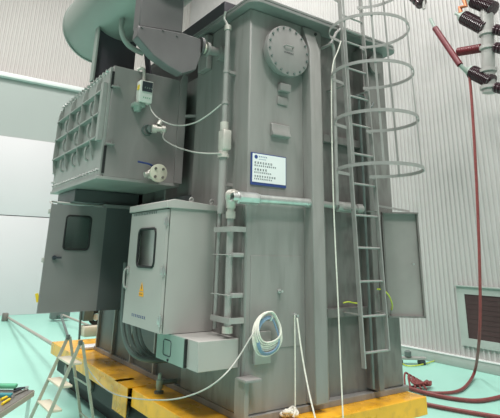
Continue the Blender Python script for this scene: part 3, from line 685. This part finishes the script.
# ------------------------------------------------------------------ coil of cable
cx, cz = 2.635, .975; cyy = 3.50
t = thing('cable_coil', (2.70, 3.5, .78), 'oval coil of white and pale blue cable hung on the tank front', 'cable coil')
def coil(rx, rz, dx, dz, dy, r, ph=0):
    pts = []
    for k in range(40):
        a = 2 * PI * k / 40 + ph; w_ = 1 - .18 * math.sin(a); pts.append((cx + dx + rx * w_ * math.cos(a), cyy + dy + .012 * math.sin(3 * a), cz + dz + rz * math.sin(a)))
    return pts
b = MB(); rnd = random.Random(5)
for k in range(8): b.tube(coil(.140 - .004 * k + rnd.uniform(-.006, .006), .165 - .007 * k, rnd.uniform(-.012, .008), .015 + .008 * k, -.006 * k + .02, 0, .0), .0065, 8, True)
b.build('white_cable', 'rope', t)
b = MB()
for k in range(3): b.tube(coil(.112 - .006 * k, .145 - .008 * k, -.004, .006, -.004 - .005 * k, 0), .006, 8, True)
b.build('blue_cable', 'wireb', t)
b = MB(); b.tube([(2.635, 3.60, 1.10), (2.635, 3.46, 1.10), (2.635, 3.44, 1.13)], .010, 8); b.build('hook', 'steel', t)
# the loose end draping over the base
b = MB(); b.tube([Vector((2.51, 3.50, 1.03)), on(252, 335, 'Y', 3.45), on(236, 362, 'Y', 3.48), on(222, 378, 'X', 2.15), on(205, 390, 'X', 2.10), on(186, 397, 'X', 2.08), on(170, 400, 'X', 2.07), on(152, 400, 'X', 2.07), on(138, 399, 'X', 2.07), on(122, 396.5, 'X', 2.07), on(109, 392, 'X', 2.07), on(99, 383, 'X', 2.09), on(91, 373, 'X', 2.12), on(84, 362, 'X', 2.13)], .0055, 8, smooth=3)
tag(b.build('draped_cable', 'wirew'), 'long pale cable sagging from the coil along the yellow base edge', 'cable')

# ------------------------------------------------------------------ step ladder
t = thing('step_ladder', (1.65, 5.5, FZ), 'small folding step ladder with three cream treads beside the yellow base', 'step ladder')
def at(px, py, dd): return EYE + (CAM @ Vector((px - PX, -(py - PY), -FL))) / FL * dd
A = at(68, 337, 5.1); B = at(80.5, 342, 4.8); B.z = A.z
W = (B - A); Wn = W.normalized(); F_ = Vector((Wn.y, -Wn.x, 0))     # horizontal, across the steps
if F_.x > 0: F_ = -F_
hgt = A.z - FZ
front = F_ * .36; back = -F_ * .28
fA = A + front + Vector((0, 0, -hgt)) - Wn * .02; fB = B + front + Vector((0, 0, -hgt)) + Wn * .02
kA = A + back + Vector((0, 0, -hgt)) - Wn * .0; kB = B + back + Vector((0, 0, -hgt)) + Wn * .0
for a_, b_, nm in ((A, fA, 'front_rail'), (B, fB, 'front_rail')): MB().bar(a_, b_, .016, .03, F_).build(nm, 'legs', t)
for a_, b_ in ((A - F_ * .02, kA), (B - F_ * .02, kB)): MB().bar(a_, b_, .016, .026, F_).build('rear_leg', 'legs', t)
for p in (A, B): MB().obox(p + Vector((0, 0, .0)), F_, Wn, (0, 0, 1), .02, .013, .022, .005).build('hinge_cap', 'hose', t)
for f in (.195, .39, .59):
    a_, b_ = A.lerp(fA, f), B.lerp(fB, f)
    m_ = (a_ + b_) / 2 - F_ * .05
    MB().obox(m_, F_, Wn, (0, 0, 1), .06, (b_ - a_).length / 2 - .005, .010, .004).build('tread', 'cream', t)
b = MB(); b.bar(kA.lerp(A, .25), kB.lerp(B, .25), .012, .012); b.bar(kA.lerp(A, .6), kB.lerp(B, .6), .012, .012); build_each(b, 'rear_brace', 'legs', t)

# ------------------------------------------------------------------ tool table, lower left
tz = FZ + .82
P0 = on(34, 390, 'Z', tz); P1 = on(0, 412, 'Z', tz); P2 = on(0, 387, 'Z', tz)
e1 = (P1 - P0).normalized(); e2 = (P2 - P0); e2 = (e2 - e1 * e2.dot(e1)).normalized()
t = thing('work_table', (P0 + e1 * .3 + e2 * .3 + Vector((0, 0, -tz + FZ))), 'low steel work table with tools at the lower left edge', 'table')
La, Lb = .62, .48
cT = P0 + e1 * La / 2 + e2 * Lb / 2
MB().obox(cT + Vector((0, 0, -.006)), e1, e2, (0, 0, 1), La / 2, Lb / 2, .006).build('tabletop', 'table', t)
b = MB(); 
for a_, b_ in ((P0, P0 + e1 * La), (P0, P0 + e2 * Lb), (P0 + e1 * La, P0 + e1 * La + e2 * Lb), (P0 + e2 * Lb, P0 + e1 * La + e2 * Lb)): b.bar(a_ + Vector((0, 0, -.022)), b_ + Vector((0, 0, -.022)), .012, .035)
b.build('table_rim', 'rod', t)
for q in (P0 + e1 * .02 + e2 * .02, P0 + e1 * (La - .02) + e2 * .02, P0 + e1 * .02 + e2 * (Lb - .02), P0 + e1 * (La - .02) + e2 * (Lb - .02)):
    MB().bar(q + Vector((0, 0, -.04)), Vector((q.x, q.y, FZ)), .022, .022).build('leg', 'steel', t)
def tb(px, py, h=0): return on(px, py, 'Z', tz + h)
b = MB(); c0 = tb(2, 389); b.obox(tb(4, 386, .03) , (1, -.6, .0), (.6, 1, 0), (0, 0, 1), .09, .03, .013, .008)
tag(b.build('folded_cloth', 'greencl'), 'folded green cloth on the far side of the work table', 'cloth')
b = MB(); b.obox(tb(3, 395, .012), (1, -.6, 0), (.6, 1, 0), (0, 0, 1), .06, .022, .011, .006)
tag(b.build('tool_case', 'teal'), 'flat teal blue tool case on the work table', 'case')
for k, (a_, b_, h1, m1) in enumerate((((2, 404), (10, 399), 'yel', 'yellow handled screwdriver lying on the work table nearest the edge'), ((1, 399.5), (7, 397), 'yel', 'yellow handled screwdriver beside the teal case on the work table'))):
    s_ = thing('screwdriver', tb(*a_, .009), m1, 'screwdriver')
    pa_, pb_ = tb(*a_, .009), tb(*b_, .009); dd = (pb_ - pa_)
    MB().lathe(pa_, dd, [(0, .008), (dd.length * .9, .010), (dd.length, .006)], 10).build('handle', 'yel', s_)
    MB().cyl(pb_, pb_ + dd.normalized() * .07, .003, n=8).build('blade', 'steel', s_)
sp = thing('spanner', tb(15, 393, .005), 'dark steel spanner on the work table beside the green cloth', 'spanner')
pa_, pb_ = tb(12, 396, .006), tb(26, 389.5, .006); MB().bar(pa_, pb_, .014, .006).build('shaft', 'table', sp)
b = MB(); b.ring(pa_, (0, 0, 1), .012, .005, 16, 6); b.ring(pb_, (0, 0, 1), .014, .005, 16, 6); build_each(b, 'ring_end', 'table', sp)
pl = thing('pliers', tb(17, 388, .008), 'dark pliers at the back corner of the work table', 'pliers')
MB().tube([tb(14, 389.5, .008), tb(19, 388, .008), tb(25, 387.5, .008)], .006, 8).build('handle', 'ink', pl); MB().tube([tb(14, 391.5, .008), tb(19, 389.5, .008), tb(25, 387.5, .008)], .006, 8).build('handle', 'ink', pl)
MB().tube([tb(25, 387.5, .008), tb(28.5, 387, .008)], .007, 8).build('jaw', 'steel', pl)

# ------------------------------------------------------------------ far left floor things
t = thing('tow_bar', on(5, 314, 'Z', FZ), 'long pale tow bar with a dark end block on the floor at far left', 'tow bar')
a_, b_ = on(7, 317, 'Z', FZ + .05), on(53, 344.5, 'Y', 8.07)
MB().cyl(a_, b_, .03, .025, 12).build('bar', 'rod', t)
b = MB(); b.obox(on(5, 317, 'Z', FZ + .10), (1, 0, 0), (0, 1, 0), (0, 0, 1), .07, .08, .10, .02); b.build('end_block', 'table', t)
t = thing('cable_stand', on(60, 318, 'Z', FZ), 'thin dark stand on the floor below the open cabinet door', 'stand')
g = on(69, 340, 'Z', FZ)
b = MB(); b.obox(on(60, 313, 'Z', FZ + .2), (1, 0, 0), (0, 1, 0), (0, 0, 1), .25, .1, .14, .02); b.build('head', 'hose', t)
for q in ((69, 340), (52, 318)): MB().cyl(on(61, 315, 'Z', FZ + .2), on(*q, 'Z', FZ + .02), .03, n=8).build('leg', 'hose', t)
MB().cyl(on(63, 315, 'Z', FZ + .25), on(88, 325, 'Z', FZ + .15), .025, n=8).build('rod', 'rod', t)
# trolley wheel group seen under the open door
yt = 8.6
t = thing('hand_trolley', on(92, 330, 'Y', yt), 'dark trolley with a round wheel standing beyond the yellow base', 'trolley')
c0, c1 = on(83, 306, 'Y', yt), on(91, 320, 'Y', yt)
b = MB(); b.box(c0.x, c1.x, yt - .1, yt + .15, c1.z, c0.z + .25, .01); b.build('motor_block', 'hose', t)
b = MB(); wc = on(96, 317, 'Y', yt); b.ring(wc, (0, -1, 0), .09, .035, 24, 10); b.build('wheel', 'seal', t)
b = MB(); b.lathe(wc + Vector((0, .02, 0)), (0, -1, 0), [(0, .05), (.04, .05)], 20); b.build('hub', 'white', t)
b = MB(); b.tube([on(82, 300, 'Y', yt), on(80, 325, 'Y', yt), on(79, 343, 'Y', yt)], .018, 8); b.build('handle_bar', 'hose', t)
b = MB(); q = on(89, 325, 'Y', yt); b.box(q.x - .12, q.x + .15, yt - .15, yt + .1, q.z - .16, q.z, .03); b.build('tray', 'cream', t)
b = MB(); q = on(90, 344.5, 'Z', bt + .03); b.obox((q.x + .05, q.y - .1, bt + .02), (1, 0, 0), (0, 1, 0), (0, 0, 1), .2, .12, .015, .005); tag(b.build('packing_plate', 'paper'), 'flat white packing plate lying on the far end of the yellow base', 'plate')

# ------------------------------------------------------------------ high voltage stand, top right
t = thing('busbar_post', on(487, 95, 'X', 7.3), 'grey vertical post carrying insulators at the top right', 'post')
XH = 7.3
a_, b_ = on(489, 93, 'X', XH), on(485.5, -45, 'X', XH)
b = MB(); b.tube([a_, (a_ + b_) / 2, b_], .10, 20); b.build('post', 'pipe', t)
b = MB()
for py in (38, 52, 74, 90): 
    f = (93 - py) / 138.0; b.lathe(a_.lerp(b_, f), (0, 0, 1), [(0, .105), (.01, .13), (.06, .13), (.07, .105)], 24)
build_each(b, 'clamp_ring', 'pipe', t)
def insul(pa, pb, r, mat, label, XX=XH, caps=True, name='insulator', gl='insulators on the grey post'):
    p, q = on(*pa, 'X', XX), on(*pb, 'X', XX - .02); ax = q - p; L = ax.length
    s_ = thing(name, p, label, 'insulator', gl); prof = [(0, r * .6)]; n = 13
    for k in range(n):
        z = L * (k + .1) / n; d_ = L / n; prof += [(z, r * .86), (z + d_ * .35, r), (z + d_ * .5, r), (z + d_ * .75, r * .86)]
    prof.append((L, r * .6)); MB().lathe(p, ax, prof, 28).build('porcelain', mat, s_)
    if caps:
        MB().lathe(p, -ax, [(0, r * .8), (.04, r * .8), (.045, r * .5), (.10, r * .45), (.11, r * .25), (.2, r * .25)], 16).build('end_cap', 'greenp', s_)
    return s_
insul((464, 17.5), (486, 29), .125, 'brown', 'dark brown insulator with pale green cap and copper strap, top right')
insul((474, 1), (494, 9), .125, 'brown', 'dark brown insulator cut by the top edge of the photo, at the post')
insul((472, 72), (492, 82), .12, 'brown', 'lowest dark brown insulator on the post, above the hanging red cable')
insul((458, 52), (482, 48), .075, 'red', 'red ribbed insulator pointing left from the grey post', caps=False)
for q, l in (((498, 30), 'small brown insulator end at the right photo edge, topmost of three'), ((498.5, 48), 'small brown insulator end at the right photo edge, middle of three'), ((498.5, 88), 'small brown insulator end at the right photo edge, lowest of three')):
    p = on(q[0] - 4, q[1] - 1, 'X', XH); q2 = on(q[0] + 12, q[1] + 3, 'X', XH); s_ = thing('insulator', p, l, 'insulator', 'insulators right of the post')
    ax = q2 - p; n = 5; prof = [(0, .04)]
    for k in range(n): z = ax.length * k / n; prof += [(z + .01, .05), (z + .03, .09), (z + .05, .09), (z + .07, .05)]
    MB().lathe(p, ax, prof, 20).build('porcelain', 'brown', s_)
s_ = thing('insulator', on(415, 3, 'X', XH), 'dark brown insulator tip hanging at the top edge above the wall', 'insulator')
p = on(418, 4, 'X', XH); MB().lathe(on(422, 4.5, 'X', XH), on(405, -9, 'X', XH) - p, [(0, .04), (.02, .11), (.08, .11), (.1, .08), (.14, .11), (.2, .11), (.22, .08), (.26, .11), (.32, .11), (.34, .08), (.6, .1)], 20).build('porcelain', 'brown', s_)
MB().cyl(on(424, 9, 'X', XH), on(422, -30, 'X', XH), .03, n=12).build('hanger', 'pipe', s_)
b = MB(); q = [on(461, 13, 'X', XH), on(460, 7.5, 'X', XH), on(466, 6, 'X', XH), on(464, 0, 'X', XH), on(462, -25, 'X', XH)]
b.tube(q, .04, 8); tag(b.build('copper_strap', 'copper'), 'copper strap rising from the dark insulator cap out of the frame', 'strap')
t = thing('connecting_rod', on(450, 50, 'X', XH - .15), 'slanting dark red sleeved rod with bare metal ends', 'rod')
MB().cyl(on(435, 28, 'X', XH - .15), on(460, 65, 'X', XH - .15), .052, n=16).build('sleeve', 'red', t)
MB().cyl(on(430.5, 19, 'X', XH - .15), on(435, 28, 'X', XH - .15), .03, n=12).build('metal_end', 'greenp', t)
MB().cyl(on(460, 65, 'X', XH - .15), on(468, 73, 'X', XH - .05), .035, n=12).build('metal_end', 'greenp', t)
# cables
b = MB(); b.tube([on(469, 73, 'X', XH - .05), on(471, 90, 'X', XH - .05), on(475, 150, 'X', XH - .05), on(478.5, 225, 'X', XH - .05), on(480, 280, 'X', XH - .05), on(480.5, 315, 'X', XH - .05), on(479, 345, 'X', XH - .05),
                  on(475.5, 372, 'Z', FZ + .05), on(467, 386, 'Z', FZ + .03), on(458, 392, 'Z', FZ + .03), on(440, 393.5, 'Z', FZ + .03), on(420, 392, 'Z', FZ + .03), on(404, 387, 'Z', FZ + .03)], .022, 10, smooth=2)
tag(b.build('power_cable', 'redcable'), 'red cable hanging from the insulator down the right wall and along the floor', 'cable')
b = MB(); b.tube([on(402, 386, 'Z', FZ + .09), on(425, 393, 'Z', FZ + .03), on(445, 397.5, 'Z', FZ + .03), on(470, 401, 'Z', FZ + .03), on(485, 400.5, 'Z', FZ + .03), on(505, 396, 'Z', FZ + .03), on(530, 388, 'Z', FZ + .03)], .026, 10, smooth=2)
tag(b.build('power_cable', 'redcable'), 'middle red brown floor cable curving up to the right photo edge', 'cable')
b = MB(); b.tube([on(405, 400, 'Z', FZ + .03), on(432, 405.5, 'Z', FZ + .03), on(455, 410, 'Z', FZ + .03), on(480, 414, 'Z', FZ + .03), on(515, 420, 'Z', FZ + .03)], .025, 10, smooth=2)
tag(b.build('power_cable', 'redcable'), 'lowest red brown floor cable emerging right of the yellow base corner', 'cable')
pc = on(408, 386, 'Z', FZ); b = MB()
for k in range(5):
    o_ = Vector((.02 * k, -.03 * k, 0)); z_ = FZ + .05
    pts = [on(405, 387, 'Z', FZ + .05) + o_ * 2, on(404 + k, 372 + 1.5 * k, 'Y', pc.y) + o_, on(409 + k, 374 + 2 * k, 'Y', pc.y) + o_, on(412 + 2 * k, 385, 'Z', FZ + .08) + o_, on(425, 383 - k, 'Z', FZ + .1), on(433, 381 + k, 'Z', FZ + .06), on(424, 385.5, 'Z', FZ + .04), on(408, 387, 'Z', FZ + .04)]
    b.tube(pts, .014, 8, smooth=2)
tag(b.build('cable_bundle', 'redcable'), 'heap of red brown cable against the lower right tank corner', 'cable bundle')
# clamp-like fitting on the floor
p = on(410, 358, 'Z', FZ + .1); t = thing('floor_fitting', (p.x, p.y, FZ), 'grey metal fitting with feet on the floor beyond the tank corner', 'fitting')
MB().obox(p, (.82, -.57, 0), (.57, .82, 0), (0, 0, 1), .28, .07, .02, .008).build('plate', 'pipe', t)
MB().lathe(p + Vector((-.05, .0, .03)), (0, 0, 1), [(0, .06), (.08, .06), (.10, .03)], 16).build('knob', 'hose', t)
for s_ in (-.2, .2): MB().obox(p + Vector((.82 * s_, -.57 * s_, -.06)), (.82, -.57, 0), (.57, .82, 0), (0, 0, 1), .05, .08, .035, .005).build('foot', 'ink', t)
tag(MB().tube([on(398, 357, 'Z', FZ + .02), on(404, 366, 'Z', FZ + .02), on(415, 366, 'Z', FZ + .02), on(426, 363.5, 'Z', FZ + .02), on(434, 361, 'Z', FZ + .02)], .010, 8, smooth=2).build('earth_wire', 'yg'),
    'yellow green earth wire lying on the floor beside the grey fitting', 'wire')

# ------------------------------------------------------------------ light
def area(name, loc, tgt, sx, sy, e, col=(1, 1, 1)):
    l = bpy.data.lights.new(name, 'AREA'); l.shape = 'RECTANGLE'; l.size = sx; l.size_y = sy; l.energy = e; l.color = col
    o = bpy.data.objects.new(name, l); C.objects.link(o); o.location = loc
    o.rotation_euler = (Vector(tgt) - Vector(loc)).to_track_quat('-Z', 'Y').to_euler(); return o
area('hall_lamp', (-3.5, 1.5, 12.5), (-3.3, 2.0, 0), 2, 3, 1150, (1, .965, .94))
area('hall_lamp', (1.0, -4.0, 12.5), (1.4, -3.2, 0), 3, 2, 1250, (1, .965, .94))
area('hall_lamp', (-2.5, 9.0, 12.5), (-2.5, 9.2, 0), 3, 3, 1100, (1, .965, .94))
area('hall_lamp', (4.6, 0.5, 13), (4.6, .5, 0), 2, 3, 900, (1, .965, .94))
area('hall_lamp', (4.4, 8.5, 13), (5.6, 9.5, 0), 3, 3, 1100, (1, .965, .94))
w = bpy.data.worlds.new('world'); bpy.context.scene.world = w; w.use_nodes = True
w.node_tree.nodes['Background'].inputs[0].default_value = (.93, .90, .89, 1); w.node_tree.nodes['Background'].inputs[1].default_value = .30
vs = bpy.context.scene.view_settings; vs.view_transform = 'Standard'; vs.look = 'None'; vs.gamma = 1; vs.use_curve_mapping = False; vs.exposure = -0.25
